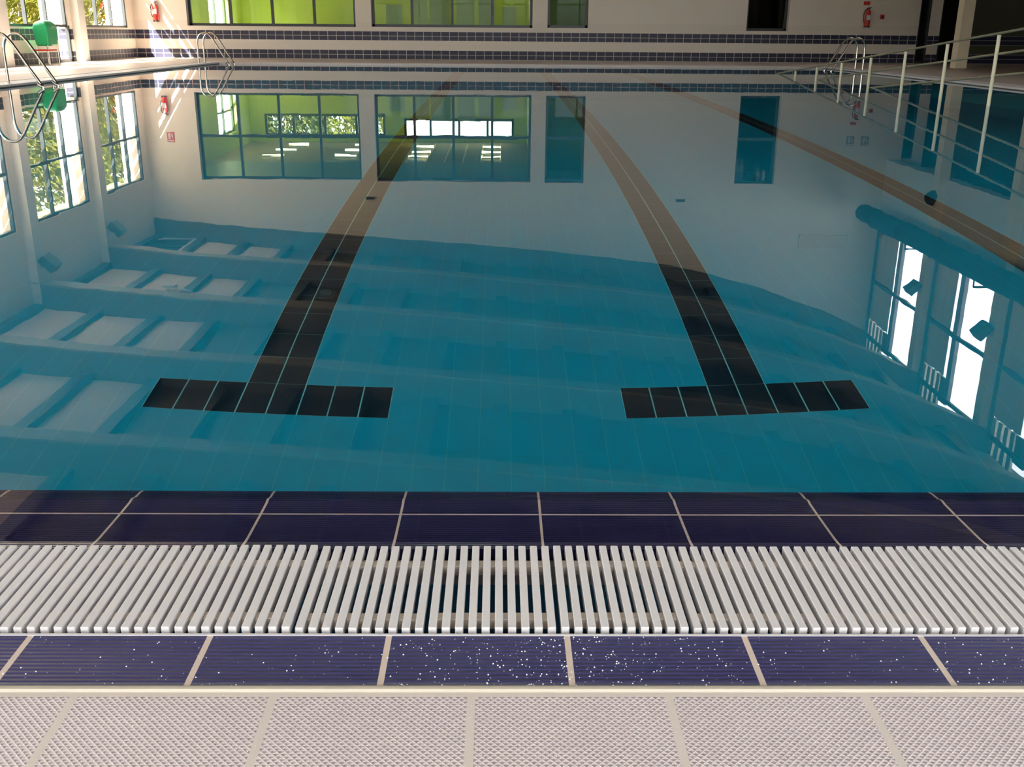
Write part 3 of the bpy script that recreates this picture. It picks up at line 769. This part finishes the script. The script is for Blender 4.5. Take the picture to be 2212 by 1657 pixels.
b.build('slats', M_blind, vent); tag(vent, 'faint beige rectangular vent high on the right of the far wall', 'vent')
# ceiling hatch in the first bay
hz = arc(-9.7)+.50
hatch = empty('ceiling_grille', (-9.75, 29.2, hz-.02)); b = MB()
b.box(-.62, .62, -.9, -.8, -.06, 0).box(-.62, .62, .8, .9, -.06, 0).box(-.62, -.54, -.9, .9, -.06, 0).box(.54, .62, -.9, .9, -.06, 0); b.build('frame', M_white, hatch)
b = MB()
for i in range(10): b.box(-.54, .54, -.76+.16*i, -.69+.16*i, -.05, -.01)
b.build('louvre', M_olive, hatch); tag(hatch, 'pale framed louvred grille in the ceiling by the far left corner', 'ceiling grille')
# hanging white lamp with cable
hl = empty('pendant_sensor', (-8.25, 24.6, arc(-8.25)+.40)); MB().box(-.16, .16, -.10, .10, -.06, .02).build('housing', M_white, hl, bevel=.02)
MB().tube([(.1, 0, 0), (.6, -.5, -.03), (1.2, -1.2, -.03), (1.65, -1.95, 0)], .012, 6).build('cable', M_white, hl); tag(hl, 'small white ceiling fitting with a slack white cable', 'ceiling sensor')

# ------------------------------------------------------------------ green bin on a stand by the left wall
bn = empty('waste_bin', (XL+.40, 23.72, DK))
b = MB(); R1 = [(-.17, -.28), (.17, -.28), (.17, .28), (-.17, .28)]
vs = [(x*.85, y*.85, .40) for x, y in R1] + [(x, y, .74) for x, y in R1] + [(x*.9, y*.9, .86) for x, y in R1] + [(x*.45, y*.55, .93) for x, y in R1]
fs = [(3, 2, 1, 0)] + [(4*r+k, 4*r+(k+1) % 4, 4*r+4+(k+1) % 4, 4*r+4+k) for r in range(3) for k in range(4)] + [(12, 13, 14, 15)]
b.add(vs, fs); b.build('body', M_green, bn, bevel=.03, smooth=True)
for x, y in ((-.12, -.25), (.12, -.25), (.12, .25), (-.12, .25)): MB().tube([(x, y, 0), (x, y, .42)], .014, 8).build('leg', M_steel, bn)
MB().box(-.16, .16, -.32, .10, .30, .33).build('tray', M_red, bn); tag(bn, 'green plastic bin on thin metal legs beside the left glass door', 'bin')

# ------------------------------------------------------------------ right aisle fittings
nb = empty('notice_cabinet', (AX, 26.1, 1.28))
MB().box(-.10, 0, -1.25, 1.25, 0, 1.15).build('cabinet_frame', M_cream, nb, bevel=.02); MB().box(-.115, -.10, -1.02, 1.02, .15, 1.0).build('glass_front', M_frame, nb)
tag(nb, 'dark glazed cabinet with a cream frame on the side aisle wall', 'cabinet')
hr = empty('fire_hose_cabinet', (AX-.003, 28.3, 1.15)); MB().box(-.2, 0, -.35, .35, 0, 1.2).build('cabinet_body', M_red, hr, bevel=.02); MB().box(-.215, -.2, -.30, .30, .08, 1.12).build('door', M_red, hr)
tag(hr, 'red hose cabinet on the side aisle wall near the far corner', 'cabinet')
dm = empty('wall_speaker', (XR-.22, CO[1], 3.22)); b = MB()
b.tube([(0, 0, 0), (-.05, 0, -.01), (-.14, 0, -.04), (-.20, 0, -.07), (-.22, 0, -.08)], [.20, .20, .16, .08, .01], 18); b.build('dome', M_duct, dm, smooth=True)
MB().box(-.02, .0, -.1, .1, -.1, .1).build('base_plate', M_frame, dm); tag(dm, 'dark dome shaped wall fitting on the right column nearest the far wall', 'dome fitting')
# small drain on the pool floor
dr = empty('pool_drain', (-.90, 5.06, -1.8)); MB().box(-.045, .045, -.06, .06, 0, .03).build('cover', M_duct, dr, bevel=.01); MB().tube([(0, 0, .03), (.0, .0, .06)], .03, 12).build('cap', M_flood, dr)
tag(dr, 'small dark fitting lying on the left lane line of the pool floor', 'pool fitting')
